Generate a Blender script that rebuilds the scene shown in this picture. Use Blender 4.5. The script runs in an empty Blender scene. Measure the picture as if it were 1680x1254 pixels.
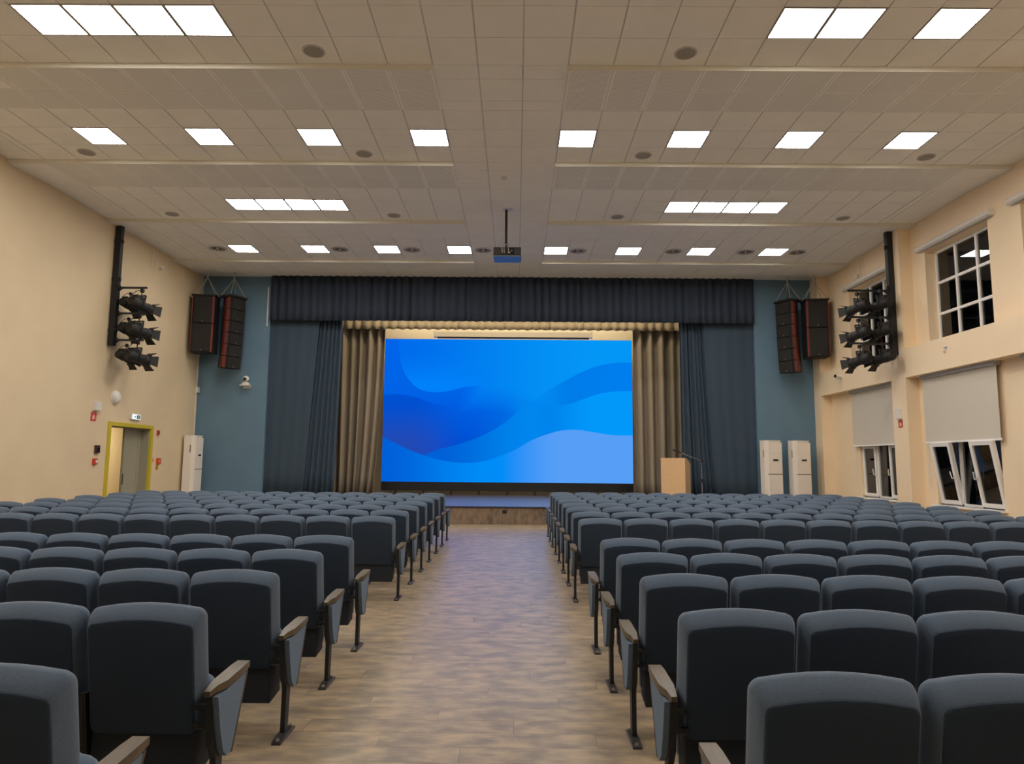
import bpy, bmesh, math, random
from mathutils import Vector, Matrix
random.seed(7)
R = math.radians
SC = bpy.context.scene
COL = SC.collection

# ------------------------------------------------------------------ camera
CAM_H = 1.55
F_PX, PITCH, YAW, ROLL = 1140.54, 0.1149, -0.0066, 0.0086
def cam_axes():
    cp, sp, cy, sy = math.cos(PITCH), math.sin(PITCH), math.cos(YAW), math.sin(YAW)
    fw = Vector((sy*cp, cy*cp, sp)); r = Vector((cy, -sy, 0)); u = r.cross(fw)
    c, s = math.cos(ROLL), math.sin(ROLL)
    return c*r + s*u, -s*r + c*u, fw
AX_R, AX_U, AX_F = cam_axes()
cam_data = bpy.data.cameras.new('camera')
cam_data.sensor_fit = 'HORIZONTAL'
cam_data.sensor_width = 36.0
cam_data.lens = F_PX * 36.0 / 1680.0
cam_data.clip_start, cam_data.clip_end = 0.05, 200
cam = bpy.data.objects.new('camera', cam_data)
m = Matrix.Identity(4)
for i in range(3):
    m[i][0], m[i][1], m[i][2] = AX_R[i], AX_U[i], -AX_F[i]
m[2][3] = CAM_H
cam.matrix_world = m
COL.objects.link(cam)
SC.camera = cam
def px(x, y, z):                                    # world point -> photograph pixel (used to drop what is out of view)
    d = Vector((x, y, z - CAM_H)); w = d.dot(AX_F)
    if w < .05: return (-9999, -9999)
    return (840 + F_PX*d.dot(AX_R)/w, 627 - F_PX*d.dot(AX_U)/w)

# ------------------------------------------------------------------ world, exposure
world = bpy.data.worlds.new('night'); SC.world = world
world.use_nodes = True
bg = world.node_tree.nodes['Background']
bg.inputs[0].default_value = (.010, .012, .018, 1); bg.inputs[1].default_value = 1.0
SC.view_settings.view_transform = 'Standard'
SC.view_settings.look = 'None'
SC.view_settings.exposure = 0.0
SC.view_settings.gamma = 1.0
SC.view_settings.use_curve_mapping = False
LAMP_E = 28.0                                       # radiance of the hall's light panels
LAMP_C = (1.0, .94, .87)
STAGE_W = 150.0                                     # work light above the stage

# ------------------------------------------------------------------ materials
def newmat(name):
    mt = bpy.data.materials.new(name); mt.use_nodes = True
    nt = mt.node_tree
    return mt, nt, nt.nodes['Principled BSDF']
def simple(name, col, rough=.6, metal=0, spec=.5, noise=0, nscale=8, bump=0, bscale=60, stretch=None):
    mt, nt, b = newmat(name)
    b.inputs['Base Color'].default_value = (*col, 1)
    b.inputs['Roughness'].default_value = rough
    b.inputs['Metallic'].default_value = metal
    b.inputs['Specular IOR Level'].default_value = spec
    if noise or bump:
        g = nt.nodes.new('ShaderNodeNewGeometry')
        src = g.outputs['Position']
        if stretch:
            mp = nt.nodes.new('ShaderNodeMapping'); mp.inputs['Scale'].default_value = stretch
            nt.links.new(src, mp.inputs[0]); src = mp.outputs[0]
    if noise:
        n = nt.nodes.new('ShaderNodeTexNoise'); n.inputs['Scale'].default_value = nscale; n.inputs['Detail'].default_value = 4
        nt.links.new(src, n.inputs['Vector'])
        r = nt.nodes.new('ShaderNodeMapRange')
        r.inputs['From Min'].default_value = .3; r.inputs['From Max'].default_value = .7
        r.inputs['To Min'].default_value = 1-noise; r.inputs['To Max'].default_value = 1+noise
        nt.links.new(n.outputs['Fac'], r.inputs['Value'])
        mx = nt.nodes.new('ShaderNodeVectorMath'); mx.operation = 'SCALE'
        mx.inputs[0].default_value = col
        nt.links.new(r.outputs[0], mx.inputs['Scale'])
        nt.links.new(mx.outputs[0], b.inputs['Base Color'])
    if bump:
        n2 = nt.nodes.new('ShaderNodeTexNoise'); n2.inputs['Scale'].default_value = bscale; n2.inputs['Detail'].default_value = 3
        nt.links.new(src, n2.inputs['Vector'])
        bp = nt.nodes.new('ShaderNodeBump'); bp.inputs['Strength'].default_value = bump; bp.inputs['Distance'].default_value = .01
        nt.links.new(n2.outputs['Fac'], bp.inputs['Height']); nt.links.new(bp.outputs[0], b.inputs['Normal'])
    return mt
def emissive(name, col, e):
    mt, nt, b = newmat(name)
    b.inputs['Base Color'].default_value = (*[min(1, c) for c in col], 1)
    b.inputs['Emission Color'].default_value = (*col, 1)
    b.inputs['Emission Strength'].default_value = e
    return mt

M = {}
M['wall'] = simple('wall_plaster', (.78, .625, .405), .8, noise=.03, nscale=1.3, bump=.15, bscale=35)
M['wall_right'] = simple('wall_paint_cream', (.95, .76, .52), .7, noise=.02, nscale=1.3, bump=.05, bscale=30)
M['blue_wall'] = simple('blue_wall_paint', (.135, .235, .325), .75, noise=.05, nscale=2, bump=.2, bscale=45)
M['back_wall'] = simple('stage_back_wall', (.80, .70, .50), .8, noise=.02)
M['tile'] = simple('ceiling_tile', (.92, .91, .88), .85, noise=.02, nscale=3, bump=.08, bscale=150)
M['ceil'] = simple('ceiling_board', (.92, .91, .88), .85, noise=.02, nscale=2)
M['grid'] = simple('ceiling_grid_metal', (.66, .64, .61), .35, spec=.6, noise=.02)
M['lip'] = simple('ceiling_lip_white', (.80, .77, .68), .45)
M['lamp_frame'] = simple('lamp_frame_grey', (.42, .40, .37), .5)
M['lamp'] = emissive('lamp_diffuser', LAMP_C, LAMP_E)
M['corridor_lamp'] = emissive('corridor_lamp', (1, .86, .60), 42.0)
M['grille'] = simple('speaker_grille_grey', (.36, .34, .31), .7, bump=.5, bscale=300)
M['grille_rim'] = simple('speaker_rim', (.60, .58, .54), .5)
M['vent'] = simple('vent_white', (.68, .66, .63), .5)
M['vent_dark'] = simple('vent_gap', (.10, .10, .10), .8)
M['white'] = simple('white_plastic', (.80, .77, .72), .4)
M['pvc'] = simple('white_window_pvc', (.93, .90, .85), .35)
M['ac'] = simple('ac_cream', (.95, .87, .78), .4)
M['ac_side'] = simple('ac_cream_side', (.86, .79, .70), .4)
M['ac_line'] = simple('ac_dark_seam', (.30, .26, .23), .6)
M['black'] = simple('black_paint', (.020, .019, .018), .6, spec=.35, noise=.1, nscale=20)
M['black_gloss'] = simple('black_gloss', (.012, .012, .013), .15)
M['steel_black'] = simple('black_steel', (.009, .010, .012), .5)
M['foot'] = simple('foot_steel', (.035, .033, .033), .32)
M['bolt'] = simple('bolt_steel', (.55, .54, .52), .3, metal=.9)
M['chrome'] = simple('chrome', (.6, .6, .62), .25, metal=1)
M['chain'] = simple('galvanised_chain', (.55, .55, .53), .4, metal=.7)
M['red_lacquer'] = simple('red_lacquer', (.20, .045, .042), .25)
M['grille_black'] = simple('black_grille_cloth', (.016, .015, .013), .75, bump=.3, bscale=220)
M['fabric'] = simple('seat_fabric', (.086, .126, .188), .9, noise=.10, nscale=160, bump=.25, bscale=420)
M['fabric_shaded'] = simple('seat_fabric_shaded', (.022, .039, .070), .92, noise=.08, nscale=160, bump=.25, bscale=420)  # same seat fabric, darkened in colour because the rear faces away from lamps
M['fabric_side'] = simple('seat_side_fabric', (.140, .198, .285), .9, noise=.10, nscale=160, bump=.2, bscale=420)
M['shell'] = simple('seat_shell_dark', (.008, .013, .022), .7)
M['arm'] = simple('armrest_walnut', (.092, .066, .034), .36, noise=.25, nscale=14, stretch=(6, 1, 6))
M['arm_edge'] = simple('armrest_edge', (.07, .045, .027), .45)
M['valance'] = simple('valance_navy', (.030, .043, .070), .9, noise=.08, nscale=50)
M['drape'] = simple('drape_blue_grey', (.045, .074, .108), .9, noise=.08, nscale=40)
M['beige'] = simple('curtain_beige', (.36, .30, .225), .9, noise=.06, nscale=40)
M['beige_val'] = simple('valance_beige', (.46, .37, .24), .9, noise=.06, nscale=40)
M['stage_face'] = simple('stage_laminate', (.215, .155, .105), .55, noise=.35, nscale=5, stretch=(2, 1, 1))
M['stage_top'] = simple('stage_floor', (.16, .15, .15), .28, noise=.06, nscale=4)
M['stage_edge'] = simple('stage_edge_trim', (.03, .03, .035), .4)
M['podium'] = simple('podium_beech', (.80, .52, .28), .45, noise=.06, nscale=10, stretch=(8, 8, 1))
M['podium_side'] = simple('podium_beech_side', (.62, .44, .25), .5, noise=.06, nscale=10, stretch=(8, 8, 1))
M['yellow'] = simple('door_frame_yellow', (.62, .50, .03), .45)
M['door'] = simple('door_grey_green', (.36, .34, .25), .5)
M['blind'] = simple('blind_grey_fabric', (.68, .62, .52), .85, noise=.03, nscale=120)
M['cassette'] = simple('blind_cassette', (.80, .74, .66), .4)
M['cassette_low'] = simple('blind_tube_grey', (.46, .46, .43), .4)
M['red'] = simple('red_plastic', (.62, .06, .035), .45)
M['red_sign'] = simple('red_sign', (.72, .09, .05), .5)
M['orange'] = simple('orange_yellow_tag', (.75, .38, .03), .5)
M['dark_switch'] = simple('dark_brown_switch', (.06, .025, .02), .4)
M['sign_white'] = emissive('sign_lit_white', (.80, .92, 1.0), .75)
M['sign_figure'] = simple('sign_figure_green', (.10, .30, .28), .5)
M['proj_under_glow'] = simple('projector_underside_glow', (.13, .17, .22), .32)  # bluish colour stands in for screen glow reflected on the black underside
M['proj_body'] = simple('projector_dark_body', (.022, .022, .020), .5)
M['lens'] = simple('lens_glass', (.02, .02, .025), .05)
M['screen_case'] = simple('screen_case_cream', (.80, .72, .56), .35)
M['sub_floor'] = simple('floor_screed', (.05, .04, .03), .8)
M['outlet'] = simple('outlet_black', (.02, .02, .02), .4)
M['mdf'] = simple('end_wall_paint', (.72, .65, .53), .8, noise=.03, nscale=1.5)

b_ = M['fabric'].node_tree.nodes['Principled BSDF']; b_.inputs['Sheen Weight'].default_value = .22; b_.inputs['Sheen Roughness'].default_value = .45
def glass_mat():
    mt = bpy.data.materials.new('window_glass'); mt.use_nodes = True
    nt = mt.node_tree; nt.nodes.clear()
    out = nt.nodes.new('ShaderNodeOutputMaterial'); mix = nt.nodes.new('ShaderNodeMixShader')
    tr = nt.nodes.new('ShaderNodeBsdfTransparent'); tr.inputs[0].default_value = (.75, .80, .80, 1)
    gl = nt.nodes.new('ShaderNodeBsdfGlossy'); gl.inputs['Roughness'].default_value = .01
    fr = nt.nodes.new('ShaderNodeFresnel'); fr.inputs[0].default_value = 1.9
    nt.links.new(fr.outputs[0], mix.inputs[0]); nt.links.new(tr.outputs[0], mix.inputs[1]); nt.links.new(gl.outputs[0], mix.inputs[2])
    nt.links.new(mix.outputs[0], out.inputs[0])
    return mt
M['glass'] = glass_mat()

class NG:                                           # tiny shader-graph helper
    def __init__(s, nt): s.nt = nt
    def _set(s, sock, v):
        if hasattr(v, 'links') or hasattr(v, 'is_output'): s.nt.links.new(v, sock)
        else: sock.default_value = v
    def math(s, op, a, b=None, c=None, clamp=False):
        n = s.nt.nodes.new('ShaderNodeMath'); n.operation = op; n.use_clamp = clamp
        s._set(n.inputs[0], a)
        if b is not None: s._set(n.inputs[1], b)
        if c is not None: s._set(n.inputs[2], c)
        return n.outputs[0]
    def mix(s, f, a, b):
        n = s.nt.nodes.new('ShaderNodeMix'); n.data_type = 'RGBA'
        s._set(n.inputs[0], f)
        s._set(n.inputs[6], a if not isinstance(a, tuple) else (*a, 1)); s._set(n.inputs[7], b if not isinstance(b, tuple) else (*b, 1))
        return n.outputs[2]
    def curve(s, x, pts):
        n = s.nt.nodes.new('ShaderNodeFloatCurve'); c = n.mapping.curves[0]
        while len(c.points) > 2: c.points.remove(c.points[1])
        c.points[0].location = pts[0]; c.points[1].location = pts[-1]
        for p in pts[1:-1]: c.points.new(*p)
        n.mapping.use_clip = False; n.mapping.update()
        s._set(n.inputs['Value'], x)
        return n.outputs[0]
    def ramp(s, x, a, b):
        n = s.nt.nodes.new('ShaderNodeMapRange'); n.interpolation_type = 'SMOOTHSTEP'
        s._set(n.inputs[0], x); n.inputs[1].default_value = a; n.inputs[2].default_value = b
        return n.outputs[0]

def floor_mat():
    mt, nt, b = newmat('vinyl_plank'); g = NG(nt)
    geo = nt.nodes.new('ShaderNodeNewGeometry'); sp = nt.nodes.new('ShaderNodeSeparateXYZ')
    nt.links.new(geo.outputs['Position'], sp.inputs[0])
    row = g.math('FLOOR', g.math('DIVIDE', sp.outputs[1], PL_W))
    off = g.math('MULTIPLY', g.math('FRACT', g.math('MULTIPLY', row, .381)), PL_L)
    col = g.math('FLOOR', g.math('DIVIDE', g.math('ADD', sp.outputs[0], off), PL_L))
    cmb = nt.nodes.new('ShaderNodeCombineXYZ'); nt.links.new(row, cmb.inputs[0]); nt.links.new(col, cmb.inputs[1])
    wn = nt.nodes.new('ShaderNodeTexWhiteNoise'); wn.noise_dimensions = '2D'; nt.links.new(cmb.outputs[0], wn.inputs['Vector'])
    def nz(scale, det, st, seed):
        mp = nt.nodes.new('ShaderNodeMapping'); mp.inputs['Scale'].default_value = st; mp.inputs['Location'].default_value = (seed, seed*.7, 0)
        ad = nt.nodes.new('ShaderNodeVectorMath'); ad.operation = 'MULTIPLY_ADD'
        nt.links.new(wn.outputs['Color'], ad.inputs[0]); ad.inputs[1].default_value = (9, 9, 0); nt.links.new(geo.outputs['Position'], ad.inputs[2])
        nt.links.new(ad.outputs[0], mp.inputs[0])
        n = nt.nodes.new('ShaderNodeTexNoise'); n.inputs['Scale'].default_value = scale; n.inputs['Detail'].default_value = det
        nt.links.new(mp.outputs[0], n.inputs['Vector']); return n.outputs['Fac']
    blot = nz(4.6, 8, (1, 1.6, 1), 3); grain = nz(9, 6, (1, 8, 1), 11)
    f = g.math('ADD', g.math('MULTIPLY', blot, .85), g.math('MULTIPLY', grain, .30))
    f = g.math('ADD', f, g.math('MULTIPLY', wn.outputs['Value'], .05))
    f = g.ramp(f, .40, .80)
    c1 = g.mix(f, (.195, .162, .126), (.440, .335, .215))
    nt.links.new(c1, b.inputs['Base Color'])
    nt.links.new(g.math('ADD', g.math('MULTIPLY', grain, .12), .26), b.inputs['Roughness'])
    b.inputs['Specular IOR Level'].default_value = .5
    bp = nt.nodes.new('ShaderNodeBump'); bp.inputs['Strength'].default_value = .12; bp.inputs['Distance'].default_value = .004
    nt.links.new(grain, bp.inputs['Height']); nt.links.new(bp.outputs[0], b.inputs['Normal'])
    return mt
PL_W, PL_L = .20, 1.22
M['plank'] = floor_mat()

def perforated():
    mt, nt, b = newmat('perforated_tile'); g = NG(nt)
    tc = nt.nodes.new('ShaderNodeTexCoord'); sp = nt.nodes.new('ShaderNodeSeparateXYZ'); nt.links.new(tc.outputs['Object'], sp.inputs[0])
    def cell(s):
        v = g.math('FRACT', g.math('MULTIPLY', s, 1/.024)); return g.math('ABSOLUTE', g.math('SUBTRACT', v, .5))
    slot = g.math('MULTIPLY', g.math('LESS_THAN', cell(sp.outputs[0]), .20), g.math('LESS_THAN', cell(sp.outputs[1]), .40))
    inside = g.math('MULTIPLY', g.math('LESS_THAN', g.math('ABSOLUTE', sp.outputs[0]), .265), g.math('LESS_THAN', g.math('ABSOLUTE', sp.outputs[1]), .285))
    nt.links.new(g.mix(g.math('MULTIPLY', slot, inside), (.92, .91, .88), (.56, .54, .51)), b.inputs['Base Color'])
    b.inputs['Roughness'].default_value = .8
    return mt
M['perf'] = perforated()

def screen_mat():
    mt = bpy.data.materials.new('led_picture'); mt.use_nodes = True
    nt = mt.node_tree; nt.nodes.clear(); g = NG(nt)
    uv = nt.nodes.new('ShaderNodeTexCoord'); sp = nt.nodes.new('ShaderNodeSeparateXYZ'); nt.links.new(uv.outputs['UV'], sp.inputs[0])
    u, v = sp.outputs[0], sp.outputs[1]
    def L(r, gg, b): return tuple(((c/255+.055)/1.055)**2.4 if c > 10 else c/255/12.92 for c in (r, gg, b))
    def under(pts, w=.004):                          # 1 below the curve
        return g.math('MULTIPLY_ADD', g.math('SUBTRACT', g.curve(u, pts), v), 1/w, .5, clamp=True)
    def inv(a): return g.math('SUBTRACT', 1.0, a)
    def mul(*a):
        r = a[0]
        for q in a[1:]: r = g.math('MULTIPLY', r, q)
        return r
    # sky of the picture
    c = g.mix(g.ramp(u, .0, .9), L(0, 108, 236), L(4, 150, 246))
    c = g.mix(mul(inv(g.ramp(v, .60, .92)), inv(g.ramp(u, .2, .5))), c, L(0, 132, 252))
    # bowl at the upper left: darker outside of it
    bowl = mul(under([(0, 1.2), (.05, 1.0), (.065, .83), (.10, .71), (.15, .64), (.205, .622), (.27, .635), (.34, .665), (.45, .66), (.55, .615), (.62, .585), (1, .58)]), inv(g.ramp(u, .29, .44)))
    soft = mul(under([(0, .56), (.3, .57), (.5, .57), (.62, .52), (1, .45)], .18), inv(g.ramp(u, .46, .68)))
    bowl = g.math('MAXIMUM', bowl, soft)
    dark = g.mix(g.ramp(v, .1, .75), L(0, 74, 206), L(0, 100, 232))
    dark = g.mix(g.ramp(u, .30, .62), dark, L(0, 112, 228))
    c = g.mix(bowl, c, dark)
    # band at the right
    band = mul(under([(0, .2), (.55, .52), (.66, .64), (.72, .70), (.80, .775), (.88, .825), (.94, .84), (1, .842)]), g.ramp(u, .58, .76))
    c = g.mix(band, c, g.mix(g.ramp(u, .6, 1), L(0, 124, 230), L(0, 126, 238)))
    low = mul(under([(0, .55), (.50, .60), (.56, .575), (.62, .545), (.68, .535), (.74, .545), (.80, .58), (.88, .625), (.94, .638), (1, .64)]), g.ramp(u, .50, .62))
    c = g.mix(low, c, g.mix(g.ramp(u, .62, .86), L(0, 128, 234), L(2, 152, 250)))
    # purple valley
    pur = mul(under([(0, .60), (.06, .605), (.12, .59), (.20, .545), (.30, .52), (1, .40)], .01), inv(g.ramp(u, .10, .34)))
    c = g.mix(g.math('MULTIPLY', pur, .8), c, g.mix(g.ramp(v, .20, .58), L(40, 72, 170), L(0, 76, 204)))
    # ridge that rises to the middle
    rid = mul(under([(0, .05), (.17, .185), (.22, .22), (.33, .275), (.42, .34), (.50, .43), (.56, .52), (.60, .565), (.66, .60), (1, .6)]), inv(g.ramp(u, .60, .72)), g.ramp(u, .15, .17))
    c = g.mix(rid, c, g.mix(g.ramp(u, .2, .62), L(0, 96, 214), L(0, 134, 238)))
    # front wave
    fw = under([(0, .305), (.05, .265), (.10, .225), (.17, .18), (.25, .145), (.33, .132), (.40, .143), (.46, .175), (.53, .225), (.60, .295), (.66, .335), (.72, .362), (.78, .366), (.84, .352), (.90, .336), (.95, .330), (1, .332)])
    f1 = g.mix(g.ramp(u, .0, .45), L(0, 96, 216), L(0, 140, 248))
    f2 = g.mix(g.ramp(u, .46, .72), f1, L(86, 158, 246))
    c = g.mix(fw, c, f2)
    em = nt.nodes.new('ShaderNodeEmission'); nt.links.new(c, em.inputs[0]); em.inputs[1].default_value = 1.0
    out = nt.nodes.new('ShaderNodeOutputMaterial'); nt.links.new(em.outputs[0], out.inputs[0])
    return mt
M['picture'] = screen_mat()

# ------------------------------------------------------------------ mesh helpers
class MB:
    def __init__(s): s.v = []; s.f = []; s.m = []
    def add(s, vs, fs, mi=0, T=None):
        o = len(s.v)
        s.v += [tuple(T @ Vector(p)) if T else tuple(p) for p in vs]
        s.f += [tuple(i+o for i in f) for f in fs]; s.m += [mi]*len(fs)
        return s
    def box(s, x0, x1, y0, y1, z0, z1, mi=0, T=None):
        return s.hexa([(x0, y0, z0), (x1, y0, z0), (x1, y1, z0), (x0, y1, z0), (x0, y0, z1), (x1, y0, z1), (x1, y1, z1), (x0, y1, z1)], mi, T)
    def hexa(s, p, mi=0, T=None):
        return s.add(p, [(3, 2, 1, 0), (4, 5, 6, 7), (0, 1, 5, 4), (1, 2, 6, 5), (2, 3, 7, 6), (3, 0, 4, 7)], mi, T)
    def tube(s, a, b, r0, r1=None, n=10, mi=0, cap=True):
        a, b = Vector(a), Vector(b); r1 = r0 if r1 is None else r1
        d = (b-a).normalized(); q = Vector((0, 0, 1)) if abs(d.z) < .9 else Vector((1, 0, 0))
        e1 = d.cross(q).normalized(); e2 = d.cross(e1)
        vs = []
        for c, r in ((a, r0), (b, r1)):
            for i in range(n):
                t = 2*math.pi*i/n; vs.append(c + r*(math.cos(t)*e1 + math.sin(t)*e2))
        fs = [(i, (i+1) % n, n+(i+1) % n, n+i) for i in range(n)]
        if cap: fs += [tuple(range(n-1, -1, -1)), tuple(range(n, 2*n))]
        return s.add(vs, fs, mi)
    def path(s, pts, r, n=8, mi=0):
        for a, b in zip(pts, pts[1:]): s.tube(a, b, r, n=n, mi=mi)
        return s
    def prism(s, poly, h0, h1, axis='z', mi=0, T=None):   # polygon extruded along an axis
        def P(a, b, h): return {'z': (a, b, h), 'x': (h, a, b), 'y': (a, h, b)}[axis]
        n = len(poly)
        vs = [P(a, b, h0) for a, b in poly] + [P(a, b, h1) for a, b in poly]
        fs = [tuple(range(n-1, -1, -1)), tuple(range(n, 2*n))] + [(i, (i+1) % n, n+(i+1) % n, n+i) for i in range(n)]
        return s.add(vs, fs, mi, T)
    def lathe(s, prof, n=20, c=(0, 0, 0), mi=0, T=None):
        vs = []; fs = []
        for r, z in prof:
            for i in range(n):
                t = 2*math.pi*i/n; vs.append((c[0]+r*math.cos(t), c[1]+r*math.sin(t), c[2]+z))
        for k in range(len(prof)-1):
            for i in range(n):
                j = (i+1) % n; fs.append((k*n+i, k*n+j, (k+1)*n+j, (k+1)*n+i))
        fs += [tuple(range(n-1, -1, -1)), tuple(range((len(prof)-1)*n, len(prof)*n))]
        return s.add(vs, fs, mi, T)
    def rings(s, rings, mi=0):                            # loft of closed rings, capped
        n = len(rings[0]); vs = [p for r in rings for p in r]; fs = []
        for k in range(len(rings)-1):
            for i in range(n):
                j = (i+1) % n; fs.append((k*n+i, k*n+j, (k+1)*n+j, (k+1)*n+i))
        fs += [tuple(range(n-1, -1, -1)), tuple(range((len(rings)-1)*n, len(rings)*n))]
        return s.add(vs, fs, mi)
    def mesh(s, name, mats, smooth=False, ang=40):
        me = bpy.data.meshes.new(name); me.from_pydata(s.v, [], s.f)
        for k in (mats if isinstance(mats, (list, tuple)) else [mats]): me.materials.append(M[k])
        me.polygons.foreach_set('material_index', s.m)
        bm = bmesh.new(); bm.from_mesh(me); bmesh.ops.recalc_face_normals(bm, faces=bm.faces); bm.to_mesh(me); bm.free()
        if smooth:
            me.polygons.foreach_set('use_smooth', [True]*len(me.polygons)); me.set_sharp_from_angle(angle=R(ang))
        me.update(); return me

def put(name, me, parent=None, loc=(0, 0, 0), rot=(0, 0, 0), label=None):
    o = bpy.data.objects.new(name, me); COL.objects.link(o)
    o.location = loc; o.rotation_euler = rot
    if parent: o.parent = parent
    if label: o['label'] = label
    return o
def obj(name, mb, mats, parent=None, loc=(0, 0, 0), rot=(0, 0, 0), smooth=False, label=None, ang=40):
    return put(name, mb.mesh(name, mats, smooth, ang), parent, loc, rot, label)
def tag(o, label=None, cat=None, group=None, kind=None):
    if label: o['label'] = label
    if cat: o['category'] = cat
    if group: o['group'] = group
    if kind: o['kind'] = kind
    return o
def thing(name, label, cat, loc=(0, 0, 0), rot=(0, 0, 0), group=None):
    o = bpy.data.objects.new(name, None); COL.objects.link(o); o.empty_display_size = .1
    o.location = loc; o.rotation_euler = rot
    return tag(o, label, cat, group)
def struct(name, mb, mats, label=None, parent=None, smooth=False):
    o = obj(name, mb, mats, parent, smooth=smooth)
    if not parent: tag(o, label, kind='structure')
    return o
def bevel(o, w, seg=2):
    md = o.modifiers.new('bevel', 'BEVEL'); md.width = w; md.segments = seg; md.limit_method = 'ANGLE'; md.angle_limit = R(35)
    return o
ORD = ['first', 'second', 'third', 'fourth', 'fifth', 'sixth', 'seventh', 'eighth', 'ninth', 'tenth', 'eleventh', 'twelfth', 'thirteenth']

# ------------------------------------------------------------------ the hall
XL, XR, XP = -9.02, 8.65, 8.37            # left wall, right bays, right pilaster faces
ZC, YB, YF, YS = 6.794, -4.0, 19.5, 24.75 # ceiling, end wall, blue portal wall, stage back wall
ST_Y, ST_Z = 17.65, .44                   # stage front and height

# floor: planks
sub = struct('floor', MB().box(XL-.3, XR+.3, YB-.2, ST_Y+.3, -.12, -.006), 'sub_floor', 'brown wood-look vinyl plank floor of the hall')
planks = []
r = math.floor((YB)/PL_W)
while r*PL_W < ST_Y:
    off = (r*.381 % 1.0)*PL_L
    c = math.floor((XL+off)/PL_L)
    while c*PL_L-off < XR:
        planks.append((max(c*PL_L-off, XL), min((c+1)*PL_L-off, XR), r*PL_W, min((r+1)*PL_W, ST_Y))); c += 1
    r += 1
def in_aisle(p):
    cx, cy = (p[0]+p[1])/2, (p[2]+p[3])/2
    if cy < 2.0: return -1
    q = px(cx, cy, 0)
    if not (-60 < q[0] < 1740 and q[1] < 1300): return -1
    vis = 1 if (p[1] > -1.35 and p[0] < .72) or 6.3 < cy < 7.6 else 0
    return vis*100 + 1/cy
planks.sort(key=in_aisle, reverse=True)
G = .0008
pm = MB().box(G, PL_L-G, G, PL_W-G, -.006, 0).mesh('plank', 'plank')
for p in planks[:300]:
    if p[1]-p[0] > PL_L-.01 and p[3]-p[2] > PL_W-.01: put('plank', pm, sub, (p[0], p[2], 0))
    else: obj('plank', MB().box(p[0]+G, p[1]-G, p[2]+G, p[3]-G, -.006, 0), 'plank', sub)
mb = MB()
for p in planks[300:]: mb.box(p[0]+G, p[1]-G, p[2]+G, p[3]-G, -.006, 0)
tag(obj('plank_field', mb, 'plank', sub), kind='stuff')

# walls ----------------------------------------------------------
DY0, DY1, DZ = 15.41, 17.12, 2.29          # door opening in the left wall
mb = MB().box(XL-.30, XL, YB, DY0, 0, ZC+.4).box(XL-.30, XL, DY1, YS, 0, ZC+.4).box(XL-.30, XL, DY0, DY1, DZ, ZC+.4)
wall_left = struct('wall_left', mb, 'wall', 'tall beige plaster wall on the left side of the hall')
wall_back = struct('wall_back', MB().box(XL-.3, XR+.5, YB-.2, YB, 0, ZC+.4), 'mdf', 'beige end wall behind the seats')

# right wall with bays: upper windows y0,y1 ; lower windows
UP = [(9.64, 11.60), (12.44, 14.42), (15.84, 17.82)]
LO = [(9.55, 11.50), (12.50, 14.46), (15.64, 17.60)]
UZ0, UZ1, LZ0, LZ1 = 4.02, 6.06, .77, 3.0
mb = MB(); WT = .42
def wall_with_holes(mb, x0, x1, ya, yb, za, zb, holes):
    ys = sorted({ya, yb, *[h[0] for h in holes], *[h[1] for h in holes]})
    zs = sorted({za, zb, *[h[2] for h in holes], *[h[3] for h in holes]})
    for a, b in zip(ys, ys[1:]):
        for c, d in zip(zs, zs[1:]):
            cy, cz = (a+b)/2, (c+d)/2
            if any(h[0] < cy < h[1] and h[2] < cz < h[3] for h in holes): continue
            mb.box(x0, x1, a, b, c, d)
holes = [(a, b, UZ0, UZ1) for a, b in UP] + [(a, b, LZ0, LZ1) for a, b in LO]
wall_with_holes(mb, XR, XR+WT, YB, YF+.1, 0, ZC+.4, holes)
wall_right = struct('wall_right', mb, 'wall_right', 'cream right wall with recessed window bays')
obj('pilaster', MB().box(XP, XR+.01, 14.90, 15.47, 0, ZC+.01), 'wall_right', wall_right)
obj('pilaster', MB().box(XP, XR+.01, 19.07, YF+.02, 0, ZC+.01), 'wall_right', wall_right)
obj('pilaster', MB().box(XP, XR+.01, 6.5, 7.07, 0, ZC+.01), 'wall_right', wall_right)
for a, b in ((YB, 6.5), (7.07, 14.90), (15.47, 19.07)):
    obj('wall_beam', MB().box(XP, XR+.01, a, b, 3.43, 4.06), 'wall_right', wall_right)

# portal wall
PX0, PX1 = -7.06, 6.74
wall_front = struct('wall_front', MB().box(XL-.1, PX0, YF, YF+.25, 0, ZC+.4).box(PX1, XR+.3, YF, YF+.25, 0, ZC+.4).box(PX0, PX1, YF, YF+.25, 6.45, ZC+.4), 'blue_wall', 'blue painted portal wall around the stage opening')
light_gap = MB().box(PX0-.09, PX0-.06, YF-.03, YF+.0, 5.35, 6.5)  # white strip drawn in place of a light gap at the portal edge
tag(obj('light_gap_1', light_gap, 'white'), 'thin white strip standing in for a gap of light beside the valance', kind='structure')
struct('wall_stage', MB().box(XL-.1, XR+.3, YS, YS+.2, 0, 8.0).box(XL-.3, XL, YF+.25, YS, ZC+.3, 8.0).box(XR, XR+.3, YF+.1, YS, 0, 8.0), 'back_wall', 'warm cream rear wall behind the stage screen')
struct('ceiling_stage', MB().box(XL-.3, XR+.3, YF+.25, YS+.2, 7.6, 7.8), 'back_wall', 'ceiling above the stage')

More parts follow.
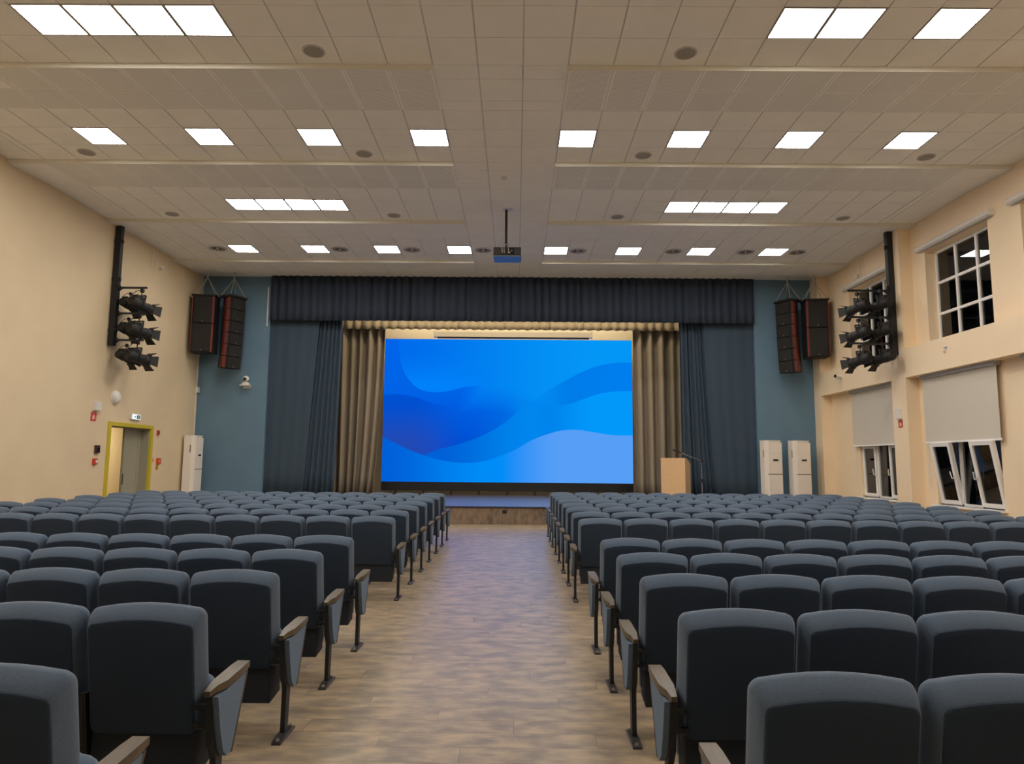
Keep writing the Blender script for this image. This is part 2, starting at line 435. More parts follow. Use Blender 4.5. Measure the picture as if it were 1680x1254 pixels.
# stage
stage = thing('stage', 'low stage with brown laminate front and grey glossy floor', 'stage', (0, ST_Y, 0))
stage['kind'] = 'structure'; del stage['category']; stage.name = 'floor_stage'
obj('stage_floor', MB().box(XL+.001, XR-.001, .02, YS-ST_Y, ST_Z-.06, ST_Z), 'stage_top', stage)
n = 12
for i in range(n):
    a = XL + (XP-XL)*i/n; b = XL + (XP-XL)*(i+1)/n
    obj('front_panel', MB().box(a+.002, b-.002, .015, .05, 0, ST_Z-.035), 'stage_face', stage)
obj('stage_edge', MB().box(XL, XP, -.005, .05, ST_Z-.035, ST_Z+.002), 'stage_edge', stage)
t = thing('socket', 'small black socket plate on the stage front', 'socket', (-.275, ST_Y+.012, .315))
obj('plate', MB().box(-.055, .055, -.008, .004, -.04, .04), 'outlet', t)
obj('insert', MB().box(-.03, .03, -.012, -.007, -.025, .025), 'black_gloss', t)

# ------------------------------------------------------------------ ceiling
TX0, T = -1.146, .6
LIP0, PER = 8.695, 3.014                   # first lip in view, module
WD = .066                                  # drop of the lip
ceiling = struct('ceiling', MB().box(XL-.3, XR+.4, YB-.2, YF+.3, ZC+.011, ZC+.25), 'grid', 'suspended tiled ceiling with stepped perforated bands')
LAMPS = set()
row_y = lambda k: LIP0 + PER*k - 1.2       # near edge of the lamp cells of module k (cells end 0.6 before the lip)
singles = [-10, -7, -4, -1, 3, 6, 9, 12]
lamp_cols = {}
for k in range(-2, 4):
    if k == 0: cols = [-8, -7, -6, -5, 7, 8, 10]
    elif k in (-2, 2): cols = [-8, -7, -6, -5, 7, 8, 9, 10]
    else: cols = singles
    lamp_cols[k] = cols
tiles = []                                 # (x, y, z, w, d, slope, perforated)
for k in range(-4, 5):
    lip = LIP0 + PER*k
    cell = (PER-1.2)/3
    for i in range(-12, 15):
        for j in range(3):                 # flat cells before the lip
            if k == 4: continue
            if j == 1 and k in lamp_cols and i in lamp_cols[k]: continue
            tiles.append((TX0+(i+.5)*T, lip-(3-j-.5)*cell, ZC, T, cell, 0, 0))
    if k == 4: continue
    WL = 1.2 if k < 3 else 1.75
    for i in range(-12, 15):
        if 0 <= i < 3:
            ys = [0, .34, .92, 1.2] if k < 3 else [0, .34, .92, 1.75]
            for a, b in zip(ys, ys[1:]): tiles.append((TX0+(i+.5)*T, lip+(a+b)/2, ZC, T, b-a, 0, 0))
        else:
            nn = 2 if k < 3 else 3
            for j in range(nn):
                dd = WL/nn; yc = (j+.5)*dd
                tiles.append((TX0+(i+.5)*T, lip+yc, ZC-WD*(1-yc/WL), T, dd, math.atan2(WD, WL), 1))
    # sloping drop bodies, left and right of the level middle strip
    for xa, xb in ((XL-.01, TX0), (TX0+3*T, XR+.01)):
        s = MB()
        zt = ZC+.011
        s.add([(xa, lip, ZC-WD+.0095), (xb, lip, ZC-WD+.0095), (xb, lip+WL, ZC+.0095), (xa, lip+WL, ZC+.0095), (xa, lip, zt+.02), (xb, lip, zt+.02), (xb, lip+WL, zt+.02), (xa, lip+WL, zt+.02)],
              [(3, 2, 1, 0), (4, 5, 6, 7), (0, 1, 5, 4), (1, 2, 6, 5), (2, 3, 7, 6), (3, 0, 4, 7)])
        obj('ceiling_drop', s, 'ceil', ceiling)
        # lip strip, gable beside the middle strip, plain margin along the wall
        lp = MB().box(xa, xb, lip-.012, lip+.002, ZC-WD-.008, ZC-.002)
        obj('lip', lp, 'lip', ceiling)
        xs = xb if xb < 0 else xa; sg = 1 if xb < 0 else -1
        obj('drop_side', MB().prism([(lip, ZC), (lip, ZC-WD), (lip+WL, ZC)], min(xs, xs+sg*.008), max(xs, xs+sg*.008), 'x'), 'ceil', ceiling)
        ma, mb_ = (xa, TX0-12*T-.0) if xb < 0 else (TX0+15*T, xb)
        al = math.atan2(WD, WL)
        obj('margin', MB().hexa([(ma, lip, ZC-WD), (mb_, lip, ZC-WD), (mb_, lip+WL, ZC), (ma, lip+WL, ZC), (ma, lip, ZC-WD+.012), (mb_, lip, ZC-WD+.012), (mb_, lip+WL, ZC+.012), (ma, lip+WL, ZC+.012)]), 'ceil', ceiling)
for k in range(-4, 4):
    lip = LIP0+PER*k; a, b = lip-(PER-1.2), lip
    for x0, x1 in ((XL, TX0-12*T-.14), (TX0-12*T-.13, TX0-12*T-.01), (TX0+15*T+.01, TX0+15*T+.13), (TX0+15*T+.14, XR)):
        obj('margin', MB().box(x0, x1, a, b-.012, ZC, ZC+.012), 'ceil', ceiling)
def tile_area(t):
    q = [px(t[0]+sx*t[3]/2, t[1]+sy*t[4]/2, t[2]) for sx, sy in ((-1, -1), (1, -1), (1, 1), (-1, 1))]
    if any(a[0] < -5000 for a in q): return 0
    cx = sum(a[0] for a in q)/4; cy = sum(a[1] for a in q)/4
    if not (-30 < cx < 1710 and -30 < cy < 1254): return 0
    return abs(sum(q[i][0]*q[(i+1) % 4][1]-q[(i+1) % 4][0]*q[i][1] for i in range(4)))/2
tiles.sort(key=tile_area, reverse=True)
TM = {}
GX, GY = .009, .004
def tile_box(mb, w, d, T_=None): return mb.box(-w/2+GX, w/2-GX, -d/2+GY, d/2-GY, 0, .014, 0, T_)
rest = MB()
for idx, (x, y, z, w, d, sl, pf) in enumerate(tiles):
    if idx < 300:
        key = (round(w, 3), round(d, 3), pf)
        if key not in TM: TM[key] = tile_box(MB(), w, d/math.cos(sl)).mesh('ceiling_tile', 'perf' if pf else 'tile')
        put('ceiling_tile', TM[key], ceiling, (x, y, z), (sl, 0, 0))
    else:
        tile_box(rest, w, d, Matrix.Translation((x, y, z)) @ Matrix.Rotation(sl, 4, 'X'))
tag(obj('ceiling_tile_field', rest, 'tile', ceiling), kind='stuff')

# light panels
cell = (PER-1.2)/3
fm = MB()
a, b = T/2-.003, T/2-.022
for x0, x1, y0, y1 in ((-a, a, -a, -b), (-a, a, b, a), (-a, -b, -b, b), (b, a, -b, b)): fm.box(x0, x1, y0, y1, -.004, .014)
frame_me = fm.mesh('lamp_frame', 'lamp_frame')
diff_me = MB().box(-b, b, -b, b, 0, .012).mesh('diffuser', 'lamp')
for k in sorted(lamp_cols):
    yc = LIP0+PER*k-1.5*cell
    for n_, i in enumerate(lamp_cols[k]):
        side = 'left' if i < 1 else 'right'
        cs = [c for c in lamp_cols[k] if (c < 1) == (i < 1)]
        n2 = cs.index(i) if side == 'right' else len(cs)-1-cs.index(i)
        lab = 'lit square ceiling panel, %s half' % side + (', %s row overhead behind the frame, %s from the middle' % (ORD[-k-1], ORD[n2]) if k < 0 else '')
        if k >= 0: lab = 'lit square ceiling panel, %s half, %s row of lights, %s from the middle' % (side, ORD[k], ORD[n2])
        t = thing('ceiling_light', lab, 'ceiling light', (TX0+(i+.5)*T, yc, ZC), group='hall ceiling light panels')
        put('lamp_frame', frame_me, t); put('diffuser', diff_me, t)

# ceiling speakers
sp_rim = MB().lathe([(.145, .002), (.145, -.006), (.125, -.010), (.125, .002)], 28).mesh('rim', 'grille_rim', True)
sp_gr = MB().lathe([(.124, .0), (.124, -.008), (.06, -.012), (.001, -.013)], 28).mesh('grille', 'grille', True)
for k, (y, xs) in enumerate(((8.40, (-2.65, 2.14)), (11.40, (-7.44, -2.65, 2.14, 6.97)), (14.40, (-7.44, -2.66, 2.13, 6.95)))):
    for n_, x in enumerate(xs):
        t = thing('ceiling_speaker', 'round grey ceiling speaker, %s speaker row from the viewer, %s from the left' % (ORD[k], ORD[n_]), 'speaker', (x, y, ZC), group='round ceiling speakers')
        put('rim', sp_rim, t); put('grille', sp_gr, t)
# swirl vents
vm = MB().lathe([(.225, .003), (.225, -.008), (.19, -.012), (.185, .003)], 24).mesh('vent_plate', 'vent', True)
vb = MB().lathe([(.185, .002), (.185, -.002), (.01, -.003)], 24).mesh('vent_core', 'vent')
vs = MB().box(.05, .175, -.009, .009, -.010, -.003).mesh('vent_slot', 'vent_dark')
for n_, x in enumerate((-7.49, -4.43, -2.63, -.86, 1.50, 3.87, 5.67, 6.94)):
    t = thing('air_vent', 'round white swirl air vent in the ceiling near the stage, %s from the left' % ORD[n_], 'air vent', (x, 16.82, ZC-.002), group='swirl vents')
    put('vent_plate', vm, t); put('vent_core', vb, t)
    for q in range(12): put('vent_slot', vs, t, rot=(R(0), 0, q*math.pi/6))
t = thing('smoke_detector', 'small white smoke detector on the middle ceiling strip', 'smoke detector', (-.26, 12.36, ZC))
obj('base', MB().lathe([(.055, .0), (.055, -.015), (.05, -.018)], 20), 'white', t, smooth=True)
obj('sensor_head', MB().lathe([(.04, -.018), (.04, -.045), (.03, -.055), (.001, -.057)], 20), 'white', t, smooth=True)

# ------------------------------------------------------------------ stage textiles and screen
def curtain(name, x0, x1, z0, z1, y, folds, amp, mat, label, cat, nz=8, flare=0, gather=None, seed=1, group=None, hem=0, soft=0, thick=.006, sharp=False):
    rnd = random.Random(seed); nx = max(24, int(folds*10))
    ph = [rnd.uniform(-.5, .5) for _ in range(int(folds)+3)]; am = [rnd.uniform(.55, 1.25) for _ in range(int(folds)+3)]
    vs, fs = [], []
    for k in range(nz+1):
        tz = k/nz; z = z1 + (z0-z1)*tz
        for i in range(nx+1):
            u = i/nx; a = u*folds; c = int(a); fr = a-c
            jit = ph[c]*(1-fr)+ph[c+1]*fr; A = am[c]*(1-fr)+am[c+1]*fr
            w = math.sin(2*math.pi*a+jit*1.6) if not sharp else 1-2*abs(math.sin(math.pi*a+jit*.8))
            yy = y + amp*A*w*(soft+(1-soft)*tz if soft else 1) + .25*amp*math.sin(2*math.pi*a*.37+seed)
            xa, xb = x0, x1
            if gather: xa, xb = gather(tz)
            x = xa+(xb-xa)*u + flare*tz*(u-.5)
            zz = z + (hem*math.sin(2*math.pi*a+jit*1.6+1.2) if k == nz else 0)
            vs.append((x, yy, zz))
    for k in range(nz):
        for i in range(nx):
            p = k*(nx+1)+i; fs.append((p, p+1, p+nx+2, p+nx+1))
    s = MB(); s.add(vs, fs)
    o = obj(name, s, mat, smooth=True, ang=80)
    md = o.modifiers.new('cloth', 'SOLIDIFY'); md.thickness = thick
    return tag(o, label, cat, group)
curtain('valance', -7.03, 6.72, 5.50, 6.79, 19.36, 62, .042, 'valance', 'long pleated navy valance across the top of the stage opening', 'valance', nz=4, seed=3, hem=.012, sharp=True)
# blue-grey side drapes: a flat panel and a folded panel each side
curtain('side_drape', -7.1, -5.6, ST_Z, 6.5, 19.60, 4, .009, 'drape', 'wide flat blue-grey drape at the left edge of the stage', 'curtain', seed=5, gather=lambda t: (-7.06-.03*t, -5.60-.36*t))
curtain('side_drape', -5.6, -5.1, ST_Z, 6.5, 19.72, 6, .045, 'drape', 'narrow folded blue-grey drape next to the left beige curtain', 'curtain', seed=6, gather=lambda t: (-5.66-.42*t, -5.02-.10*t))
curtain('side_drape', 5.6, 6.74, ST_Z, 6.5, 19.60, 4, .012, 'drape', 'wide flat blue-grey drape at the right edge of the stage', 'curtain', seed=7, gather=lambda t: (5.30+.30*t**1.6, 6.76))
curtain('side_drape', 4.7, 5.5, ST_Z, 6.5, 19.74, 8, .055, 'drape', 'narrow folded blue-grey drape behind the microphone stand', 'curtain', seed=8, gather=lambda t: (4.66+.02*t, 5.45+.38*t**1.5))
curtain('beige_curtain', -5.8, -4.2, ST_Z, 6.3, 22.0, 5.5, .14, 'beige', 'beige stage curtain with deep folds left of the screen', 'curtain', nz=10, seed=9, gather=lambda t: (-5.78+.12*t, -4.22-.28*t*t))
curtain('beige_curtain', 3.7, 5.4, ST_Z, 6.3, 22.0, 5.5, .14, 'beige', 'beige stage curtain with deep folds right of the screen', 'curtain', nz=10, seed=12, gather=lambda t: (3.70+.05*t, 5.50))
curtain('beige_valance', -5.8, 5.55, 5.73, 6.35, 21.78, 40, .055, 'beige_val', 'beige pleated inner valance above the screen', 'valance', nz=4, seed=14, hem=.02, sharp=True)

t = thing('led_screen', 'huge blue LED video wall with abstract wave picture on the stage', 'screen', (-.29, 23.6, ST_Z))
SW, S0, S1 = 4.235, .43, 5.30                # half width, picture bottom and top above the stage
me = bpy.data.meshes.new('picture'); me.from_pydata([(-SW, -.011, S0), (SW, -.011, S0), (SW, -.011, S1), (-SW, -.011, S1)], [], [(0, 1, 2, 3)])
uvl = me.uv_layers.new(name='UVMap')
for li, c in enumerate(((0, 0), (1, 0), (1, 1), (0, 1))): uvl.data[li].uv = c
me.materials.append(M['picture']); put('picture', me, t, label='glowing blue abstract wave picture')
obj('cabinet', MB().box(-SW, SW, -.010, .14, S0, S1), 'black', t)
obj('base_panel', MB().box(-SW, SW, -.02, .12, .135, S0-.004), 'black', t)
for x in [SW*(-1+2*(i+.5)/9) for i in range(9)]:
    obj('leg', MB().box(x-.025, x+.025, 0, .06, 0, .14), 'black', t)
t = thing('projection_screen', 'cream roll-up projection screen case hanging above the video wall', 'projection screen', (-.13, 23.35, 5.86))
obj('case', MB().prism([(-.09, -.09), (.09, -.09), (.09, .06), (.05, .10), (-.05, .10), (-.09, .05)], -2.62, 2.62, 'x'), 'screen_case', t)
obj('slot', MB().box(-2.58, 2.58, -.06, .06, -.13, -.09), 'black', t)
for x in (-2.66, 2.66): obj('end_cap', MB().box(x-.04, x+.04, -.10, .10, -.10, .11), 'screen_case', t)
for x in (-2.2, 2.2): obj('hanger', MB().tube((x, 0, .1), (x, 0, 1.7), .012, n=6), 'chain', t)

# work lights above the stage, hidden behind the valances
for nm, y, e, tilt in (('rear', 24.25, STAGE_W*.85, 0), ('front', 20.5, STAGE_W*1.4, 14)):
    t = thing('stage_light', 'linear %s stage work light hidden above the valances' % nm, 'stage light', (-.2, y, 7.35))
    obj('housing', MB().box(-4.6, 4.6, -.12, .12, .0, .12), 'white', t)
    ld = bpy.data.lights.new('stage_tube', 'AREA'); ld.shape = 'RECTANGLE'; ld.size = 9.0; ld.size_y = .2; ld.energy = e; ld.color = (1, .85, .62)
    lo = bpy.data.objects.new('tube', ld); COL.objects.link(lo); lo.parent = t; lo.location = (0, 0, -.02); lo.rotation_euler = (R(tilt), 0, 0)

# podium and microphone
t = thing('podium', 'light beech wooden podium on the stage', 'podium', (4.32, 18.95, ST_Z), (0, 0, R(-30)))
obj('front_board', MB().box(-.33, .33, -.25, -.228, 0, 1.26), 'podium', t)
for s in (-1, 1):
    obj('side_board', MB().prism([(-.228, 0), (.25, 0), (.25, 1.10), (.06, 1.20), (-.14, 1.26), (-.228, 1.26)], s*.33-(.022 if s > 0 else 0), s*.33+(.022 if s < 0 else 0), 'x'), 'podium_side', t)
obj('desk_top', MB().hexa([(-.308, -.228, 1.20), (.308, -.228, 1.20), (.308, .25, 1.04), (-.308, .25, 1.04), (-.308, -.228, 1.225), (.308, -.228, 1.225), (.308, .25, 1.065), (-.308, .25, 1.065)]), 'podium', t)
obj('shelf', MB().box(-.308, .308, -.2, .22, .55, .57), 'podium', t)
t = thing('microphone_stand', 'chrome boom microphone stand beside the podium', 'microphone stand', (5.06, 19.1, ST_Z))
obj('pole', MB().tube((0, 0, .06), (0, 0, .62), .014, n=8).tube((0, 0, .68), (0, 0, .98), .012, n=8).tube((0, 0, .98), (-.02, 0, 1.17), .011, n=8), 'chrome', t, smooth=True)
obj('clutch', MB().tube((0, 0, .61), (0, 0, .70), .022, n=10), 'black', t)
obj('boom_joint', MB().tube((.01, -.03, 1.18), (.01, .03, 1.18), .03, n=10), 'black', t)
obj('boom', MB().tube((.10, 0, 1.14), (-.56, 0, 1.41), .010, n=8), 'chrome', t, smooth=True)
obj('microphone', MB().tube((-.54, 0, 1.40), (-.72, 0, 1.465), .014, .02, n=10).tube((-.72, 0, 1.465), (-.78, 0, 1.485), .028, .022, n=10), 'black', t, smooth=True)
for q in range(3):
    a = q*2*math.pi/3+.4; obj('leg', MB().tube((0, 0, .10), (.28*math.cos(a), .28*math.sin(a), .012), .01, n=6), 'black', t)

# floor-standing air conditioners
def air_con(label, loc, rz):
    t = thing('air_conditioner', label, 'air conditioner', loc, (0, 0, rz), 'tall cream air conditioners')
    w, d, hgt = .25, .30, 1.76
    prof = [(-w, .0), (-w, -.20), (-w+.04, -.27), (-w+.09, -.30), (w-.09, -.30), (w-.04, -.27), (w, -.20), (w, .0)]
    o = obj('body', MB().prism(prof, .0, hgt-.03), 'ac_side', t)
    top = obj('top_cover', MB().prism([(x*1.01, y*1.02) for x, y in prof], hgt-.03, hgt), 'white', t)
    obj('upper_panel', MB().box(-w+.07, w-.03, -.312, -.30, .86, hgt-.06), 'ac', t)
    obj('lower_panel', MB().box(-w+.07, w-.03, -.312, -.30, .05, .835), 'ac', t)
    obj('seam', MB().box(-w+.05, w-.02, -.305, -.298, .835, .86), 'ac_line', t)
    dp = obj('display_bezel', MB().box(-.07, .13, -.318, -.312, 1.19, 1.265), 'ac_side', t)
    obj('display', MB().box(-.055, .095, -.322, -.318, 1.205, 1.25), 'black_gloss', dp)
    obj('louvre', MB().box(-w+.08, w-.04, -.316, -.311, 1.40, 1.412), 'ac_side', t)
    obj('grip', MB().box(-w-.004, -w+.004, -.20, -.16, 1.30, 1.50), 'ac_line', t)
    return t
air_con('tall cream air conditioner left of the right-hand pair, beside the blue drape', (6.93, 19.24, ST_Z), R(12))
air_con('tall cream air conditioner by the right wall, right one of the pair', (7.70, 19.24, ST_Z), R(12))
air_con('tall cream air conditioner standing against the left wall', (-8.94, 18.98, ST_Z), R(90))

# ------------------------------------------------------------------ hung loudspeakers
def rigging(t, top, corners):
    obj('hook', MB().tube((0, 0, top), (0, 0, top-.22), .02, n=8), 'chain', t)
    for c in corners: obj('chain', MB().tube((0, 0, top-.20), c, .010, n=6), 'chain', t)
def sub(label, loc, rz, mir):
    t = thing('subwoofer', label, 'loudspeaker', loc, (0, 0, rz), 'hung loudspeakers')
    w, d = .29, .26
    obj('top_frame', MB().box(-w-.03, w+.03, -d, d, -.78, -.74), 'black', t)
    for z0, z1 in ((-1.54, -.785), (-2.34, -1.55)):
        c = obj('cabinet', MB().box(-w, w, -d+.03, d, z0, z1), 'black', t)
        obj('grille', MB().box(-w+.05, w-.05, -d, -d+.035, z0+.02, z1-.02), 'grille_black', c)
        for s in (-1, 1): obj('side_cheek', MB().box(s*w-(.05 if s*mir > 0 and s > 0 else .018 if s > 0 else 0), s*w+(.05 if s*mir > 0 and s < 0 else .018 if s < 0 else 0), -d+.005, -d+.035, z0+.005, z1-.005), 'red_lacquer', c)
        obj('badge', MB().box(-.012, .012, -d-.003, -d, z0+.05, z0+.07), 'bolt', c)
    rigging(t, 0, [(sx*w, sy*d*.8, -.74) for sx in (-1, 1) for sy in (-1, 1)])
sub('black double subwoofer hung by chains next to the left wall', (-8.62, 18.85, ZC), R(8), 1)
sub('black double subwoofer hung by chains next to the right wall', (8.20, 18.85, ZC), R(-8), -1)
def array(label, loc, rz, mir):
    t = thing('line_array', label, 'loudspeaker', loc, (0, 0, rz), 'hung loudspeakers')
    w = .26
    obj('top_frame', MB().box(-w-.02, w+.02, -.24, .22, -.78, -.72), 'black', t)
    z = -.785; y = 0.0; ang = 0
    for k in range(6):
        hh = .325
        ang = R(k*.9)
        T_ = Matrix.Translation((0, y, z)) @ Matrix.Rotation(ang, 4, 'X')
        prof = [(-w, -.20), (w, -.20), (w, -.05), (w*.55, .22), (-w*.55, .22), (-w, -.05)]
        c = obj('module', MB().prism(prof, -hh, -.006, 'z', T=T_), 'black', t)
        obj('grille', MB().box(-w+.05, w-.02, -.222, -.198, -hh+.006, -.012, T=T_) if mir > 0 else MB().box(-w+.02, w-.05, -.222, -.198, -hh+.006, -.012, T=T_), 'grille_black', c)
        sx = -mir
        for a, b in ((-.19, -.075), (-.055, .10)):
            xx = lambda yy: sx*(w+.006) if yy <= -.05 else sx*(w+.006-(yy+.05)/.27*w*.45)
            obj('side_panel', MB().hexa([(xx(a), a, -hh+.008), (xx(a)-sx*.012, a, -hh+.008), (xx(b)-sx*.012, b, -hh+.008), (xx(b), b, -hh+.008), (xx(a), a, -.012), (xx(a)-sx*.012, a, -.012), (xx(b)-sx*.012, b, -.012), (xx(b), b, -.012)], T=T_), 'red_lacquer', c)
        obj('badge', MB().box(-.013, .013, -.226, -.221, -hh+.04, -hh+.066, T=T_), 'bolt', c)
        z -= hh*math.cos(ang); y += hh*math.sin(ang)
    rigging(t, 0, [(sx2*w, sy*.19, -.72) for sx2 in (-1, 1) for sy in (-1, 1)])
array('black and red curved line array hung left of the stage', (-7.93, 18.98, ZC), R(64), 1)
array('black and red curved line array hung right of the stage', (7.52, 18.98, ZC), R(-62), -1)

# ------------------------------------------------------------------ spotlights on poles
def aim(d): 
    d = Vector(d).normalized(); return d.to_track_quat('Y', 'Z').to_euler()
def spot(label, loc, d, group, sc=.88):
    t = thing('spotlight', label, 'spotlight', loc, aim(d), group); t.scale = (sc, sc, sc)
    pr = [(.001, -.25), (.10, -.25), (.125, -.21), (.125, .02), (.112, .03), (.112, .20), (.124, .21), (.124, .33), (.10, .33), (.098, .25)]
    RX = Matrix.Rotation(R(-90), 4, 'X')
    obj('barrel', MB().lathe(pr, 16, T=RX), 'black', t, smooth=True, ang=28)
    obj('lamp_house', MB().box(-.085, .085, -.17, .02, .09, .18), 'black', t)
    obj('lens', MB().lathe([(.097, .252), (.05, .262), (.001, .265)], 16, T=RX), 'lens', t, smooth=True)
    obj('gate_frame', MB().box(-.125, .125, .325, .345, -.125, -.10).box(-.125, .125, .325, .345, .10, .125).box(-.125, -.10, .325, .345, -.1, .1).box(.10, .125, .325, .345, -.1, .1), 'black', t)
    for k, (ax, opn) in enumerate((('top', 35), ('bot', 38), ('l', 25), ('r', 25))):
        leaf = MB().prism([(-.10, 0), (.10, 0), (.13, .17), (-.13, .17)], -.003, .003, 'z')
        q = {'top': (0, .345, .115), 'bot': (0, .345, -.115), 'l': (-.115, .345, 0), 'r': (.115, .345, 0)}[ax]
        rt = {'top': (R(opn), 0, 0), 'bot': (R(-opn), 0, 0), 'l': (0, R(90), R(opn)), 'r': (0, R(90), R(-opn))}[ax]
        obj('barn_door', leaf, 'black', t, q, rt)
    yk = MB()
    for s in (-1, 1): yk.box(s*.135-.006, s*.135+.006, -.02, .03, -.02, .22)
    yk.box(-.141, .141, -.02, .03, .21, .225).tube((0, .005, .22), (0, .005, .33), .012, n=8)
    obj('yoke', yk, 'black', t)
    obj('clamp', MB().box(-.03, .03, -.03, .04, .31, .39), 'black', t)
    cb = [(0, -.21, .02), (.02, -.29, .10), (.03, -.20, .24), (.02, -.05, .36)]
    obj('cable', MB().path(cb, .008, 6), 'black', t)
    return t
LV = ['top', 'middle', 'bottom']
def light_pole(label, x, y, z0, sg, tiers):
    t = thing('light_pole', label, 'light pole', (x, y, 0))
    obj('pole', MB().box(-.06, .06, -.06, .06, z0, ZC-.01), 'steel_black', t)
    for q, z in enumerate(tiers):
        a = thing('lighting_arm', 'black steel arm carrying spotlights, %s one on the %s pole' % (LV[q], 'left' if sg > 0 else 'right'), 'lighting arm', (x+sg*.075, y, z), group='spotlight arms')
        L_ = .62 if sg > 0 else .88
        obj('bar', MB().box(min(0, sg*L_), max(0, sg*L_), -.02, .02, -.02, .02), 'steel_black', a)
        obj('mounting_plate', MB().box(min(0, sg*.012), max(0, sg*.012), -.05, .05, -.06, .06), 'steel_black', a)
        obj('strut', MB().tube((sg*.01, 0, -.05), (sg*.10, 0, -.01), .010, n=6), 'steel_black', a)
    for z in (z0+.35, z0+1.5, ZC-.4): obj('wall_clip', MB().box(-.09, .09, -.03, .03, z-.04, z+.04), 'steel_black', t)
light_pole('black steel lighting pole on the left wall', -8.93, 15.08, 4.03, 1, (5.335, 4.755, 4.155))
for k, z in enumerate((4.98, 4.40, 3.80)):
    spot('black theatre spotlight with barn doors, %s of three in front on the left wall' % LV[k], (-8.40, 15.10, z-.02), (.26, .9, -.10 if k else -.18), 'left spotlights', .95)
    spot('black theatre spotlight, %s tier on the left wall, nearer the wall behind another' % LV[k], (-8.745, 15.26, z+.01), (.16, .9, -.22), 'left spotlights', .78)
light_pole('black steel lighting pole on the right pilaster', 8.30, 15.16, 3.97, -1, (5.405, 4.805, 4.215))
for k, z in enumerate((5.05, 4.45, 3.86)):
    spot('black theatre spotlight, %s tier on the right, one farther from the pole' % LV[k], (7.62, 15.22, z), (-.36, .9, -.16), 'right spotlights')
    spot('black theatre spotlight, %s tier on the right, one close to the pole' % LV[k], (8.02, 15.02, z+.02), (-.30, .9, -.14), 'right spotlights')

# ------------------------------------------------------------------ projector
t = thing('projector', 'black ceiling projector on a pole facing the stage screen', 'projector', (-.21, 14.0, ZC))
obj('ceiling_plate', MB().box(-.10, .10, -.10, .10, -.012, 0), 'white', t)
obj('pole', MB().tube((-.03, 0, -.01), (-.03, 0, -.86), .026, n=12), 'black', t, smooth=True)
obj('mount', MB().box(-.13, .10, -.12, .12, -.875, -.855).tube((-.16, -.1, -.86), (-.03, 0, -.80), .01, n=6).tube((.10, -.1, -.86), (-.03, 0, -.80), .01, n=6), 'chain', t)
bd = bevel(obj('body', MB().box(-.285, .285, -.22, .24, -1.055, -.875), 'proj_body', t), .02)
obj('underside', MB().box(-.275, .275, -.21, .23, -1.075, -1.05), 'proj_under_glow', t)
obj('side_panel', MB().box(.285, .295, -.20, .22, -1.05, -.885), 'white', t)
obj('connector_panel', MB().box(-.02, .14, -.226, -.219, -1.03, -.90), 'black_gloss', t)
for q, (x, z) in enumerate(((.02, -1.0), (.05, -1.0), (.09, -.96))): obj('connector', MB().box(x-.012, x+.012, -.234, -.224, z-.008, z+.012), 'bolt', t)
cb = MB()
for x0 in (-.10, -.06, .03): cb.path([(x0, -.23, -1.0), (x0-.01, -.26, -.90), (x0+.02, -.16, -.82), (-.03, -.03, -.76)], .008, 6)
obj('cable', cb, 'chain', t)
obj('lens', MB().tube((.1, .24, -.96), (.1, .28, -.96), .05, n=16), 'lens', t)

# ------------------------------------------------------------------ left wall: door and fittings
D = thing('door_1', 'open grey double door in a bright yellow frame', 'door', (XL, 0, 0))
D['kind'] = 'structure'; del D['category']
fr = MB().box(-.02, .03, DY0-.10, DY0+.005, 0, DZ+.08).box(-.02, .03, DY1-.005, DY1+.10, 0, DZ+.08).box(-.02, .03, DY0, DY1, DZ-.005, DZ+.08)
obj('door_frame', fr, 'yellow', D)
obj('lining', MB().box(-.30, -.02, DY0-.005, DY0+.02, 0, DZ).box(-.30, -.02, DY1-.02, DY1+.005, 0, DZ).box(-.30, -.02, DY0, DY1, DZ-.02, DZ+.005), 'door', D)
lf = obj('door_leaf', MB().box(-.27, -.22, 16.40, DY1-.02, .01, DZ-.02), 'door', D)
obj('lock_plate', MB().box(-.222, -.212, 16.41, 16.44, .95, 1.2), 'steel_black', lf)
obj('leaf_seam', MB().box(-.221, -.217, 16.98, 16.99, .02, DZ-.02), 'ac_line', lf)
# corridor behind the door
cx0 = XL-2.6
struct('wall_corridor', MB().box(cx0-.1, cx0, 13.5, 22.5, 0, 2.9).box(cx0, XL-.3, 13.4, 13.5, 0, 2.9).box(cx0, XL-.3, 22.5, 22.6, 0, 2.9), 'back_wall', 'cream corridor wall seen through the open door')
struct('ceiling_corridor', MB().box(cx0-.1, XL-.3, 13.4, 22.6, 2.9, 3.0), 'back_wall', 'corridor ceiling beyond the open door')
struct('floor_corridor', MB().box(cx0-.1, XL-.3, 13.4, 22.6, -.1, 0), 'stage_face', 'corridor floor beyond the open door')
t = thing('corridor_light', 'corridor ceiling lamp beyond the open door', 'ceiling light', (cx0+1.1, 19.0, 2.9))
obj('housing', MB().box(-.2, .2, -.6, .6, -.03, 0), 'lamp_frame', t); obj('diffuser', MB().box(-.17, .17, -.57, .57, -.04, -.03), 'corridor_lamp', t)

